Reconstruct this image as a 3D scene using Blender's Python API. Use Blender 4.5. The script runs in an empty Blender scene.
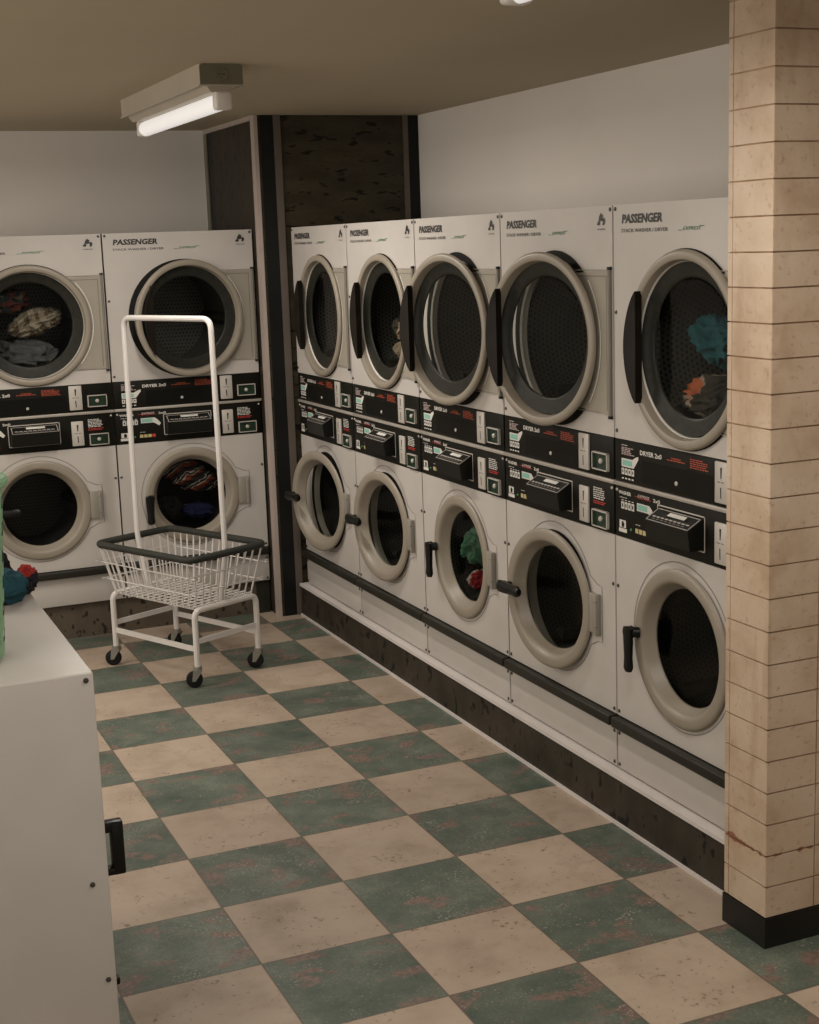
import bpy, bmesh, math, random
from mathutils import Vector, Matrix, noise
random.seed(7)
S = 0.4                      # one floor tile is 0.4 m; everything below is laid out in tiles
C = bpy.context.scene.collection
PI = math.pi

# ------------------------------------------------------------------ materials
def nodes_of(m):
    m.use_nodes = True
    nt = m.node_tree
    return nt, nt.nodes['Principled BSDF']
def rgb(c): return (c[0], c[1], c[2], 1)
def mat(name, col, rough=.5, metal=0, var=.12, scale=6, bump=0, spots=None, spec=.5, coat=0):
    """plain painted / plastic / metal surface with soft mottling and optional small marks"""
    m = bpy.data.materials.new(name)
    nt, b = nodes_of(m); N = nt.nodes; L = nt.links
    tc = N.new('ShaderNodeTexCoord')
    n = N.new('ShaderNodeTexNoise'); n.inputs['Scale'].default_value = scale; n.inputs['Detail'].default_value = 5
    L.new(tc.outputs['Object'], n.inputs['Vector'])
    r = N.new('ShaderNodeValToRGB')
    r.color_ramp.elements[0].position = .3; r.color_ramp.elements[1].position = .7
    r.color_ramp.elements[0].color = rgb([x*(1-var) for x in col]); r.color_ramp.elements[1].color = rgb([min(1, x*(1+var)) for x in col])
    L.new(n.outputs['Fac'], r.inputs['Fac'])
    out = r.outputs['Color']
    if spots:
        sc, thr, scol = spots
        n2 = N.new('ShaderNodeTexNoise'); n2.inputs['Scale'].default_value = sc; n2.inputs['Detail'].default_value = 3
        L.new(tc.outputs['Object'], n2.inputs['Vector'])
        r2 = N.new('ShaderNodeValToRGB')
        r2.color_ramp.elements[0].position = thr; r2.color_ramp.elements[1].position = thr+.05
        r2.color_ramp.elements[0].color = (0, 0, 0, 1); r2.color_ramp.elements[1].color = (1, 1, 1, 1)
        L.new(n2.outputs['Fac'], r2.inputs['Fac'])
        mx = N.new('ShaderNodeMixRGB'); mx.inputs[2].default_value = rgb(scol)
        L.new(r2.outputs['Color'], mx.inputs[0]); L.new(out, mx.inputs[1]); out = mx.outputs[0]
    L.new(out, b.inputs['Base Color'])
    b.inputs['Roughness'].default_value = rough; b.inputs['Metallic'].default_value = metal
    b.inputs['Specular IOR Level'].default_value = spec
    b.inputs['Coat Weight'].default_value = coat
    if bump:
        bp = N.new('ShaderNodeBump'); bp.inputs['Strength'].default_value = bump; bp.inputs['Distance'].default_value = .01
        n3 = N.new('ShaderNodeTexNoise'); n3.inputs['Scale'].default_value = scale*12
        L.new(tc.outputs['Object'], n3.inputs['Vector']); L.new(n3.outputs['Fac'], bp.inputs['Height']); L.new(bp.outputs['Normal'], b.inputs['Normal'])
    return m
def mth(nt, op, a, b=None, c=None):
    n = nt.nodes.new('ShaderNodeMath'); n.operation = op
    for i, v in enumerate((a, b, c)):
        if v is None: continue
        if isinstance(v, (int, float)): n.inputs[i].default_value = v
        else: nt.links.new(v, n.inputs[i])
    return n.outputs[0]
def ramp(nt, fac, stops):
    r = nt.nodes.new('ShaderNodeValToRGB'); cr = r.color_ramp
    while len(cr.elements) < len(stops): cr.elements.new(.5)
    for e, (p, c) in zip(cr.elements, stops): e.position = p; e.color = rgb(c)
    nt.links.new(fac, r.inputs['Fac']); return r.outputs['Color']
def mix(nt, f, a, b):
    n = nt.nodes.new('ShaderNodeMixRGB')
    for i, v in enumerate((f, a, b)):
        if isinstance(v, (int, float)): n.inputs[i].default_value = v
        elif isinstance(v, tuple): n.inputs[i].default_value = rgb(v)
        else: nt.links.new(v, n.inputs[i])
    return n.outputs[0]
def noise_tex(nt, vec, scale, detail=4, rough=.5):
    n = nt.nodes.new('ShaderNodeTexNoise'); n.inputs['Scale'].default_value = scale; n.inputs['Detail'].default_value = detail; n.inputs['Roughness'].default_value = rough
    nt.links.new(vec, n.inputs['Vector']); return n.outputs['Fac']

M = {}
M['panel'] = mat('white_enamel', (.485, .455, .42), .42, var=.05, scale=5, spots=(38, .735, (.33, .28, .23)))
M['island'] = mat('white_table_enamel', (.50, .47, .435), .4, var=.05, scale=4, spots=(30, .74, (.34, .3, .26)))
M['ring'] = mat('beige_door_ring', (.262, .228, .180), .42, var=.06, scale=9, spots=(60, .74, (.15, .12, .09)))
M['plate'] = mat('beige_hinge_plate', (.30, .272, .222), .45, var=.05, scale=7, spots=(45, .74, (.16, .14, .11)))
M['platedark'] = mat('plate_edge', (.17, .155, .125), .5)
M['hinge'] = mat('grey_hinge_metal', (.27, .25, .21), .45)
M['console'] = mat('black_console', (.0080, .0076, .0056), .42, var=.2, spec=.14)
M['consoled'] = mat('black_console_inset', (.0055, .0053, .004), .4, var=.2, spec=.12)
M['alu'] = mat('aluminium_strip', (.42, .385, .34), .38, metal=.3)
M['black'] = mat('black_plastic', (.0065, .0065, .0055), .36, spec=.25)
M['blackrub'] = mat('black_rubber', (.010, .0095, .008), .7, spec=.22)
M['handle'] = mat('dark_brown_handle', (.0115, .0088, .0062), .55, var=.3, scale=14, spec=.15)
M['band'] = mat('smoked_glass_band', (.018, .018, .014), .42, var=.3, scale=50, spec=.22)
M['bar'] = mat('dark_olive_bar', (.020, .0195, .0145), .42, spec=.22)
M['gap'] = mat('dark_gap', (.012, .011, .009), .8, spec=.22)
M['groove'] = mat('pressed_groove', (.16, .145, .125), .6)
M['screw'] = mat('screw_head', (.07, .06, .05), .4, metal=.6)
M['ink'] = mat('black_ink', (.02, .018, .016), .5)
M['greenink'] = mat('green_ink', (.03, .14, .055), .5)
M['white'] = mat('white_ink', (.62, .60, .55), .5)
M['pink'] = mat('pale_pink_ink', (.52, .40, .38), .5)
M['red'] = mat('orange_red_ink', (.40, .065, .028), .5)
M['deepred'] = mat('red_ink', (.48, .04, .03), .5)
M['teal'] = mat('pale_teal_ink', (.22, .47, .38), .5)
M['yellow'] = mat('pale_yellow_ink', (.50, .42, .20), .5)
M['lipw'] = mat('grey_washer_lip', (.44, .42, .37), .45, var=.06)
M['coin'] = mat('coin_plate_metal', (.50, .465, .42), .4, metal=.15, var=.05)
M['cup'] = mat('green_coin_cup', (.006, .025, .012), .35, var=.4, scale=30)
M['lip'] = mat('light_drum_lip', (.74, .71, .65), .45, var=.06)
M['grass_green'] = mat('green_lamp', (.05, .22, .07), .4)
M['cartw'] = mat('white_cart_enamel', (.62, .59, .56), .35, var=.04)
M['cartrim'] = mat('dark_grey_rim_rubber', (.030, .031, .026), .6, var=.2, spec=.22)
M['caster'] = mat('caster_steel', (.30, .285, .25), .4, metal=.6)
M['fix'] = mat('beige_fixture_metal', (.40, .35, .28), .5, var=.04)
M['fixend'] = mat('olive_fixture_end', (.14, .13, .085), .5, var=.05)
M['cap'] = mat('white_lampholder', (.70, .66, .62), .4)
M['mauve'] = mat('mauve_trim', (.40, .335, .30), .45, var=.05)
M['mauved'] = mat('brown_trim', (.105, .085, .07), .5, var=.08)
M['stripblk'] = mat('black_strip', (.008, .0085, .008), .45, spec=.22)
M['oliv'] = mat('olive_trim', (.17, .155, .115), .5)
M['wtrim'] = mat('white_ledge_trim', (.60, .56, .53), .45, var=.05)
M['wall'] = mat('painted_wall', (.74, .70, .65), .75, var=.025, scale=2)
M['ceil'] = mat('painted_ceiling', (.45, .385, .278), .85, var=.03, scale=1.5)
M['pbase'] = mat('black_pillar_base', (.013, .0115, .0095), .4, var=.25, spec=.22)
M['green_basket'] = mat('green_basket_plastic', (.19, .36, .20), .45)
M['hanger'] = mat('glass_pin', (.45, .42, .38), .4)

def glass_mat():
    m = bpy.data.materials.new('clear_door_glass'); m.use_nodes = True
    nt = m.node_tree; nt.nodes.clear()
    o = nt.nodes.new('ShaderNodeOutputMaterial'); mx = nt.nodes.new('ShaderNodeMixShader')
    t = nt.nodes.new('ShaderNodeBsdfTransparent'); t.inputs[0].default_value = (.80, .81, .78, 1)
    g = nt.nodes.new('ShaderNodeBsdfGlossy'); g.inputs['Roughness'].default_value = .08; g.inputs['Color'].default_value = (.9, .9, .88, 1)
    f = nt.nodes.new('ShaderNodeFresnel'); f.inputs['IOR'].default_value = 1.16
    nt.links.new(f.outputs[0], mx.inputs[0]); nt.links.new(t.outputs[0], mx.inputs[1]); nt.links.new(g.outputs[0], mx.inputs[2]); nt.links.new(mx.outputs[0], o.inputs[0])
    return m
M['glass'] = glass_mat()
def drum_mat(name, base, hole, nu, nv, r):
    """perforated steel: staggered holes over the mesh's own UV map"""
    m = bpy.data.materials.new(name); nt, b = nodes_of(m); N = nt.nodes; L = nt.links
    uv = N.new('ShaderNodeUVMap'); sp = N.new('ShaderNodeSeparateXYZ'); L.new(uv.outputs[0], sp.inputs[0])
    a = mth(nt, 'MULTIPLY', sp.outputs[0], nu); v = mth(nt, 'MULTIPLY', sp.outputs[1], nv)
    row = mth(nt, 'FLOOR', v); odd = mth(nt, 'MODULO', row, 2)
    a2 = mth(nt, 'ADD', a, mth(nt, 'MULTIPLY', odd, .5))
    fu = mth(nt, 'SUBTRACT', mth(nt, 'FRACT', a2), .5); fv = mth(nt, 'SUBTRACT', mth(nt, 'FRACT', v), .5)
    d = mth(nt, 'SQRT', mth(nt, 'ADD', mth(nt, 'MULTIPLY', fu, fu), mth(nt, 'MULTIPLY', fv, fv)))
    hm = mth(nt, 'LESS_THAN', d, r)
    tc = N.new('ShaderNodeTexCoord')
    col = ramp(nt, noise_tex(nt, tc.outputs['Object'], 6), [(.3, tuple(x*.75 for x in base)), (.7, tuple(x*1.2 for x in base))])
    L.new(mix(nt, hm, col, hole), b.inputs['Base Color'])
    b.inputs['Roughness'].default_value = .42; b.inputs['Metallic'].default_value = .25
    return m
M['ddrum'] = drum_mat('dryer_drum_steel', (.090, .090, .078), (.006, .006, .005), 1, 1, .28)
M['wdrum'] = drum_mat('washer_drum_steel', (.036, .036, .033), (.005, .005, .005), 1, 1, .30)

def floor_mat():
    m = bpy.data.materials.new('checker_vinyl_floor'); nt, b = nodes_of(m); N = nt.nodes; L = nt.links
    tc = N.new('ShaderNodeTexCoord'); mp = N.new('ShaderNodeVectorMath'); mp.operation = 'MULTIPLY'
    mp.inputs[1].default_value = (1/S, 1/S, 1/S); L.new(tc.outputs['Object'], mp.inputs[0]); P = mp.outputs[0]
    sp = N.new('ShaderNodeSeparateXYZ'); L.new(P, sp.inputs[0])
    fx = mth(nt, 'FLOOR', sp.outputs[0]); fy = mth(nt, 'FLOOR', mth(nt, 'MULTIPLY', sp.outputs[1], -1))
    par = mth(nt, 'PINGPONG', mth(nt, 'ADD', fx, fy), 1)      # 0 = green tile
    cb = N.new('ShaderNodeCombineXYZ'); L.new(fx, cb.inputs[0]); L.new(fy, cb.inputs[1])
    wn = N.new('ShaderNodeTexWhiteNoise'); wn.noise_dimensions = '3D'; L.new(cb.outputs[0], wn.inputs['Vector'])
    off = N.new('ShaderNodeVectorMath'); off.operation = 'MULTIPLY_ADD'
    L.new(wn.outputs['Color'], off.inputs[0]); off.inputs[1].default_value = (7, 7, 7); L.new(P, off.inputs[2]); Q = off.outputs[0]
    rv = wn.outputs['Value']
    st = N.new('ShaderNodeVectorMath'); st.operation = 'MULTIPLY'; st.inputs[1].default_value = (1.15, 1.6, 1); L.new(Q, st.inputs[0])
    gl = noise_tex(nt, Q, 2.2, 6, .65); gr = noise_tex(nt, Q, 55, 3, .7)
    gb = ramp(nt, mth(nt, 'ADD', mth(nt, 'MULTIPLY', gl, .62), mth(nt, 'MULTIPLY', gr, .38)), [(.34, (.040, .062, .045)), (.5, (.086, .108, .082)), (.66, (.165, .180, .142))])
    wear = noise_tex(nt, st.outputs[0], 2.6, 6, .62)
    wm = ramp(nt, wear, [(.54, (0, 0, 0)), (.61, (1, 1, 1))])
    brown = ramp(nt, noise_tex(nt, Q, 30, 3), [(.35, (.125, .078, .064)), (.7, (.225, .150, .120))])
    g1 = mix(nt, mth(nt, 'MULTIPLY', wm, .85), gb, brown)
    sk = noise_tex(nt, Q, 46, 3, .6); cl = noise_tex(nt, Q, 2.6, 3)
    skm = ramp(nt, mth(nt, 'ADD', sk, mth(nt, 'MULTIPLY', cl, .40)), [(.845, (0, 0, 0)), (.90, (1, 1, 1))])
    g2 = mix(nt, mth(nt, 'MULTIPLY', skm, .7), g1, (.36, .345, .29))
    bb = ramp(nt, noise_tex(nt, Q, 1.8, 6, .6), [(.3, (.285, .218, .160)), (.5, (.370, .292, .222)), (.72, (.415, .333, .26))])
    sp2 = mth(nt, 'ADD', noise_tex(nt, Q, 21, 4, .65), mth(nt, 'MULTIPLY', noise_tex(nt, Q, 3.1, 3), .35))
    spm = ramp(nt, sp2, [(.80, (0, 0, 0)), (.87, (1, 1, 1))])
    b1 = mix(nt, mth(nt, 'MULTIPLY', spm, .75), bb, (.11, .075, .05))
    sm = ramp(nt, noise_tex(nt, Q, 2.4, 5, .7), [(.58, (0, 0, 0)), (.76, (1, 1, 1))])
    b2 = mix(nt, mth(nt, 'MULTIPLY', sm, .55), b1, (.19, .14, .095))
    col = mix(nt, par, g2, b2)
    br = mth(nt, 'ADD', mth(nt, 'MULTIPLY', rv, .22), .89)
    hv = N.new('ShaderNodeHueSaturation'); L.new(col, hv.inputs['Color']); L.new(br, hv.inputs['Value']); col = hv.outputs[0]
    ex = mth(nt, 'ABSOLUTE', mth(nt, 'SUBTRACT', mth(nt, 'FRACT', sp.outputs[0]), .5)); ey = mth(nt, 'ABSOLUTE', mth(nt, 'SUBTRACT', mth(nt, 'FRACT', sp.outputs[1]), .5))
    e = mth(nt, 'MAXIMUM', ex, ey)
    line = mth(nt, 'GREATER_THAN', e, .4925)
    col = mix(nt, mth(nt, 'MULTIPLY', line, .75), col, (.085, .064, .046))
    L.new(col, b.inputs['Base Color'])
    b.inputs['Roughness'].default_value = .55
    L.new(mth(nt, 'ADD', mth(nt, 'MULTIPLY', wear, .3), .38), b.inputs['Roughness'])
    bp = N.new('ShaderNodeBump'); bp.inputs['Strength'].default_value = .25; bp.inputs['Distance'].default_value = .004
    L.new(wear, bp.inputs['Height']); L.new(bp.outputs[0], b.inputs['Normal'])
    return m
M['floor'] = floor_mat()
def speck_mat(name, base, dark, light, sc, stretch, rough=.5):
    m = bpy.data.materials.new(name); nt, b = nodes_of(m); N = nt.nodes; L = nt.links
    tc = N.new('ShaderNodeTexCoord'); v = N.new('ShaderNodeVectorMath'); v.operation = 'MULTIPLY'; v.inputs[1].default_value = stretch
    L.new(tc.outputs['Object'], v.inputs[0]); P = v.outputs[0]
    c = ramp(nt, noise_tex(nt, P, sc*.5, 6, .6), [(.3, base), (.7, light)])
    k = ramp(nt, noise_tex(nt, P, sc, 2), [(.585, (0, 0, 0)), (.64, (1, 1, 1))])
    L.new(mix(nt, mth(nt, 'MULTIPLY', k, .9), c, dark), b.inputs['Base Color']); b.inputs['Roughness'].default_value = rough; b.inputs['Specular IOR Level'].default_value = .2
    return m
M['laminate'] = speck_mat('mottled_brown_laminate', (.027, .022, .013), (.004, .0036, .003), (.060, .049, .030), 10, (1, 1, 3.2))
M['laminatev'] = speck_mat('mottled_brown_laminate_side', (.026, .020, .013), (.006, .005, .004), (.042, .034, .023), 22, (1, 1, .6))
M['plinth'] = speck_mat('speckled_dark_plinth', (.026, .021, .015), (.004, .0035, .003), (.050, .041, .030), 22, (1, 1, .7))
M['plinthb'] = speck_mat('speckled_brown_plinth', (.075, .058, .042), (.018, .014, .011), (.110, .088, .064), 24, (1, 1, .7))
def pillar_mat():
    m = bpy.data.materials.new('aged_cream_tile'); nt, b = nodes_of(m); N = nt.nodes; L = nt.links
    tc = N.new('ShaderNodeTexCoord'); P = tc.outputs['Object']
    c = ramp(nt, noise_tex(nt, P, 5, 6, .6), [(.28, (.385, .265, .170)), (.5, (.505, .385, .278)), (.72, (.565, .455, .345))])
    k = ramp(nt, noise_tex(nt, P, 48, 4, .7), [(.57, (0, 0, 0)), (.70, (1, 1, 1))])
    c = mix(nt, mth(nt, 'MULTIPLY', k, .55), c, (.28, .16, .085))
    sp = N.new('ShaderNodeSeparateXYZ'); L.new(P, sp.inputs[0])
    dz = mth(nt, 'ABSOLUTE', mth(nt, 'SUBTRACT', sp.outputs[2], .688*S))
    wob = noise_tex(nt, P, 26, 4)
    rust = mth(nt, 'LESS_THAN', dz, mth(nt, 'MULTIPLY', mth(nt, 'MAXIMUM', mth(nt, 'SUBTRACT', wob, .43), 0), .06))
    c = mix(nt, mth(nt, 'MULTIPLY', rust, .8), c, (.20, .045, .012))
    st = N.new('ShaderNodeVectorMath'); st.operation = 'MULTIPLY'; st.inputs[1].default_value = (9, 9, 1.6); L.new(P, st.inputs[0])
    dr = ramp(nt, noise_tex(nt, st.outputs[0], 1.4, 5), [(.58, (0, 0, 0)), (.74, (1, 1, 1))])
    c = mix(nt, mth(nt, 'MULTIPLY', dr, .5), c, (.27, .165, .085))
    L.new(c, b.inputs['Base Color']); b.inputs['Roughness'].default_value = .38
    return m
M['ptile'] = pillar_mat()
M['grout'] = mat('brown_grout', (.36, .235, .14), .9, var=.3, scale=12)
def cloth_mat(name, cols, kind='plain', sc=8, rough=.9):
    m = bpy.data.materials.new(name); nt, b = nodes_of(m); N = nt.nodes; L = nt.links
    tc = N.new('ShaderNodeTexCoord'); P = tc.outputs['Object']
    d = N.new('ShaderNodeTexNoise'); d.inputs['Scale'].default_value = 6; L.new(P, d.inputs['Vector'])
    wv = N.new('ShaderNodeVectorMath'); wv.operation = 'MULTIPLY_ADD'; wv.inputs[1].default_value = (.12, .12, .12)
    L.new(d.outputs['Color'], wv.inputs[0]); L.new(P, wv.inputs[2]); sp = N.new('ShaderNodeSeparateXYZ'); L.new(wv.outputs[0], sp.inputs[0])
    base = ramp(nt, noise_tex(nt, P, 9, 4), [(.35, tuple(x*.75 for x in cols[0])), (.65, cols[0])])
    if kind == 'patch':
        n = noise_tex(nt, wv.outputs[0], sc, 2)
        st = [(0, cols[0])]; k = len(cols)
        for i, c in enumerate(cols[1:], 1): st += [(.36+.28*(i-.5)/k, cols[i-1]), (.37+.28*(i-.5)/k, c)]
        base = ramp(nt, n, st)
    elif kind in ('stripe', 'plaid'):
        s1 = mth(nt, 'FRACT', mth(nt, 'MULTIPLY', mth(nt, 'ADD', sp.outputs[0], mth(nt, 'MULTIPLY', sp.outputs[2], .55)), sc))
        s2 = mth(nt, 'FRACT', mth(nt, 'MULTIPLY', mth(nt, 'SUBTRACT', sp.outputs[2], mth(nt, 'MULTIPLY', sp.outputs[0], .45)), sc))
        if kind == 'stripe':
            base = ramp(nt, s2, [(0, cols[0]), (.30, cols[0]), (.32, cols[1]), (.56, cols[1]), (.58, cols[2]), (.64, cols[2]), (.66, cols[0]), (.78, cols[0]), (.80, cols[2]), (.86, cols[2]), (.88, cols[0])])
        else:
            a = ramp(nt, s1, [(0, cols[0]), (.42, cols[0]), (.45, cols[1]), (.72, cols[1]), (.75, cols[2]), (.85, cols[2]), (.88, cols[0])])
            c2 = ramp(nt, s2, [(0, cols[0]), (.5, cols[0]), (.53, cols[1]), (.80, cols[1]), (.83, cols[2]), (.9, cols[2]), (.93, cols[0])])
            base = mix(nt, .5, a, c2)
    L.new(base, b.inputs['Base Color']); b.inputs['Roughness'].default_value = rough; b.inputs['Specular IOR Level'].default_value = .2
    bp = N.new('ShaderNodeBump'); bp.inputs['Strength'].default_value = .3; bp.inputs['Distance'].default_value = .004
    L.new(noise_tex(nt, P, 120, 2), bp.inputs['Height']); L.new(bp.outputs[0], b.inputs['Normal'])
    return m
def emit_mat(name, col, st):
    m = bpy.data.materials.new(name); nt, b = nodes_of(m)
    b.inputs['Base Color'].default_value = (.8, .8, .78, 1); b.inputs['Emission Color'].default_value = rgb(col); b.inputs['Emission Strength'].default_value = st
    b.inputs['Roughness'].default_value = .5
    return m
TUBE_E = .5
M['tube'] = emit_mat('lit_fluorescent_tube', (1, .97, .95), TUBE_E)

# ------------------------------------------------------------------ mesh builder
class MB:
    def __init__(s): s.v = []; s.f = []; s.m = []; s.mats = []; s.uv = {}
    def mi(s, k):
        if k not in s.mats: s.mats.append(k)
        return s.mats.index(k)
    def add(s, vs, fs, k, uvs=None):
        o = len(s.v); s.v += [tuple(p) for p in vs]; i = s.mi(k)
        for j, f in enumerate(fs):
            if uvs: s.uv[len(s.f)] = uvs[j]
            s.f.append([o+q for q in f]); s.m.append(i)
    def box(s, x0, x1, y0, y1, z0, z1, k):
        s.add([(x0,y0,z0),(x1,y0,z0),(x1,y1,z0),(x0,y1,z0),(x0,y0,z1),(x1,y0,z1),(x1,y1,z1),(x0,y1,z1)],
              [(0,3,2,1),(4,5,6,7),(0,1,5,4),(1,2,6,5),(2,3,7,6),(3,0,4,7)], k)
    def rbox(s, x0, x1, y0, y1, z0, z1, k, b=.01, seg=2):
        bm = bmesh.new(); r = bmesh.ops.create_cube(bm, size=1)
        for v in bm.verts: v.co = Vector((x0+(v.co.x+.5)*(x1-x0), y0+(v.co.y+.5)*(y1-y0), z0+(v.co.z+.5)*(z1-z0)))
        bmesh.ops.bevel(bm, geom=bm.edges[:], offset=b, segments=seg, profile=.5, affect='EDGES')
        s.bm(bm, k)
    def bm(s, bm, k, mtx=None):
        bm.verts.index_update()
        vs = [(mtx @ v.co if mtx else v.co) for v in bm.verts]
        s.add([tuple(v) for v in vs], [[v.index for v in f.verts] for f in bm.faces], k); bm.free()
    def prism(s, poly, y0, y1, k):                         # polygon in xz, extruded along y
        n = len(poly)
        vs = [(x, y0, z) for x, z in poly] + [(x, y1, z) for x, z in poly]
        fs = [list(range(n)), list(range(2*n-1, n-1, -1))] + [[i, n+i, n+(i+1) % n, (i+1) % n] for i in range(n)]
        s.add(vs, fs, k)
    def flat(s, poly, y, k): s.add([(x, y, z) for x, z in poly], [list(range(len(poly)))], k)
    def rect(s, x0, x1, z0, z1, y, k): s.flat([(x0, z0), (x1, z0), (x1, z1), (x0, z1)], y, k)
    def strip(s, pts, w, y, k, closed=False):              # flat line on a front face
        n = len(pts); vs = []
        for i, p in enumerate(pts):
            a = Vector(pts[i-1] if (i or closed) else pts[0]); b = Vector(pts[(i+1) % n] if (i < n-1 or closed) else pts[-1])
            d = (b-a).normalized() if (b-a).length else Vector((1, 0)); q = Vector((-d.y, d.x))*w/2; p = Vector(p)
            vs += [(p.x+q.x, y, p.y+q.y), (p.x-q.x, y, p.y-q.y)]
        fs = [[2*i, 2*i+1, 2*((i+1) % n)+1, 2*((i+1) % n)] for i in range(n if closed else n-1)]
        s.add(vs, fs, k)
    def lathe(s, prof, cx, cz, k, n=72, closed=False, uvs=None, y=0):     # profile (radius, d); axis is y, d towards the viewer
        vs = []; fs = []; us = []; m = len(prof)
        for i in range(n):
            a = 2*PI*i/n
            for r, d in prof: vs.append((cx+r*math.cos(a), y-d, cz+r*math.sin(a)))
        for i in range(n):
            j = (i+1) % n
            for q in range(m if closed else m-1):
                q2 = (q+1) % m
                fs.append([i*m+q, j*m+q, j*m+q2, i*m+q2])
                if uvs: us.append([(uvs[0]*i/n, uvs[1][q]), (uvs[0]*(i+1)/n, uvs[1][q]), (uvs[0]*(i+1)/n, uvs[1][q2]), (uvs[0]*i/n, uvs[1][q2])])
        s.add(vs, fs, k, us if uvs else None)
    def disc(s, r, d, cx, cz, k, n=48, dome=0, uvs=0):
        ring = [(cx+r*math.cos(2*PI*i/n), -d, cz+r*math.sin(2*PI*i/n)) for i in range(n)]
        if not dome:
            s.add(ring, [list(range(n))], k, [[((p[0]-cx)*uvs, (p[2]-cz)*uvs) for p in ring]] if uvs else None)
        else:
            s.lathe([(r*math.sin(t*PI/16)/1.0, d+dome*(math.cos(t*PI/16))) for t in range(8, 0, -1)]+[(.001, d+dome)], cx, cz, k, n)
    def tube(s, pts, r, k, n=8, closed=False, caps=True):
        P = [Vector(p) for p in pts]; m = len(P); vs = []; prev = None
        for i in range(m):
            a = P[i-1] if (i or closed) else P[0]; b = P[(i+1) % m] if (i < m-1 or closed) else P[-1]
            d = (b-a).normalized()
            up = prev if prev is not None else (Vector((0, 0, 1)) if abs(d.z) < .9 else Vector((1, 0, 0)))
            x = up - d*up.dot(d); x.normalize(); y = d.cross(x); prev = x
            for j in range(n):
                t = 2*PI*j/n; vs.append(tuple(P[i]+x*r*math.cos(t)+y*r*math.sin(t)))
        fs = [[i*n+j, i*n+(j+1) % n, ((i+1) % m)*n+(j+1) % n, ((i+1) % m)*n+j] for i in range(m if closed else m-1) for j in range(n)]
        if caps and not closed: fs += [list(range(n-1, -1, -1)), [(m-1)*n+j for j in range(n)]]
        s.add(vs, fs, k)
    def text(s, txt, x0, x1, z0, z1, y, k, bold=0, shear=0):
        cu = bpy.data.curves.new('t', 'FONT'); cu.body = txt; cu.size = 1; cu.offset = bold; cu.shear = shear; cu.resolution_u = 2
        o = bpy.data.objects.new('t', cu); C.objects.link(o); bpy.context.view_layer.update()
        me = bpy.data.meshes.new_from_object(o.evaluated_get(bpy.context.evaluated_depsgraph_get()))
        xs = [v.co.x for v in me.vertices]; ys = [v.co.y for v in me.vertices]
        ax, bx, ay, by = min(xs), max(xs), min(ys), max(ys)
        s.add([(x0+(v.co.x-ax)/(bx-ax)*(x1-x0), y, z0+(v.co.y-ay)/(by-ay)*(z1-z0)) for v in me.vertices], [list(p.vertices) for p in me.polygons], k)
        bpy.data.objects.remove(o); bpy.data.curves.remove(cu); bpy.data.meshes.remove(me)
    def lines(s, x0, x1, z0, z1, n, y, k, ragged=.35, fill=.5):           # illegible small print
        rnd = random.Random(int(x0*991+z0*577+n))
        h = (z1-z0)/n
        for i in range(n):
            zt = z1-i*h; x = x0; e = x1-(x1-x0)*ragged*rnd.random()
            while x < e-.012:
                w = rnd.uniform(.018, .05); s.rect(x, min(x+w, e), zt-h*fill, zt, y, k); x += w+.008
    def mesh(s, name, smooth=35):
        me = bpy.data.meshes.new(name)
        me.from_pydata([(x*S, y*S, z*S) for x, y, z in s.v], [], s.f)
        for k in s.mats: me.materials.append(M[k] if isinstance(k, str) else k)
        me.polygons.foreach_set('material_index', s.m)
        if s.uv:
            l = me.uv_layers.new(name='UVMap')
            for fi, us in s.uv.items():
                for li, u in zip(me.polygons[fi].loop_indices, us): l.data[li].uv = u
        if smooth:
            me.polygons.foreach_set('use_smooth', [True]*len(s.f)); me.set_sharp_from_angle(angle=math.radians(smooth))
        me.update(); return me

def link(name, me, parent=None, loc=(0, 0, 0), rot=(0, 0, 0), label=None):
    o = bpy.data.objects.new(name, me); C.objects.link(o)
    if parent: o.parent = parent
    o.location = Vector(loc)*S; o.rotation_euler = rot
    if label: o['label'] = label
    return o
def tag(o, label, cat, group=None):
    o['label'] = label; o['category'] = cat
    if group: o['group'] = group
    return o
def struct(name, mb, smooth=35):
    o = link(name, mb.mesh(name, smooth)); o['kind'] = 'structure'; return o

# ------------------------------------------------------------------ the room
XB, XR, XW, YW, YL, YC, XC, ZC, HB = .515, .60, 2.53, 2.65, .55, .253, .235, 6.675, .453
b = MB(); b.add([(-11, -30, 0), (4.5, -30, 0), (4.5, 3.2, 0), (-11, 3.2, 0)], [(0, 1, 2, 3)], 'floor'); struct('floor', b)
b = MB(); b.box(-11, 4.5, -30, 3.2, ZC, ZC+.3, 'ceil'); struct('ceiling', b)
b = MB(); b.box(-11, XC, YW, YW+.3, 0, ZC, 'wall'); struct('wall_back', b)
b = MB(); b.box(XW, XW+.3, -30, YC, 0, ZC, 'wall'); struct('wall_right', b)
b = MB(); b.box(-11.3, -11, -30, 3.2, 0, ZC, 'wall'); struct('wall_left', b)
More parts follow.
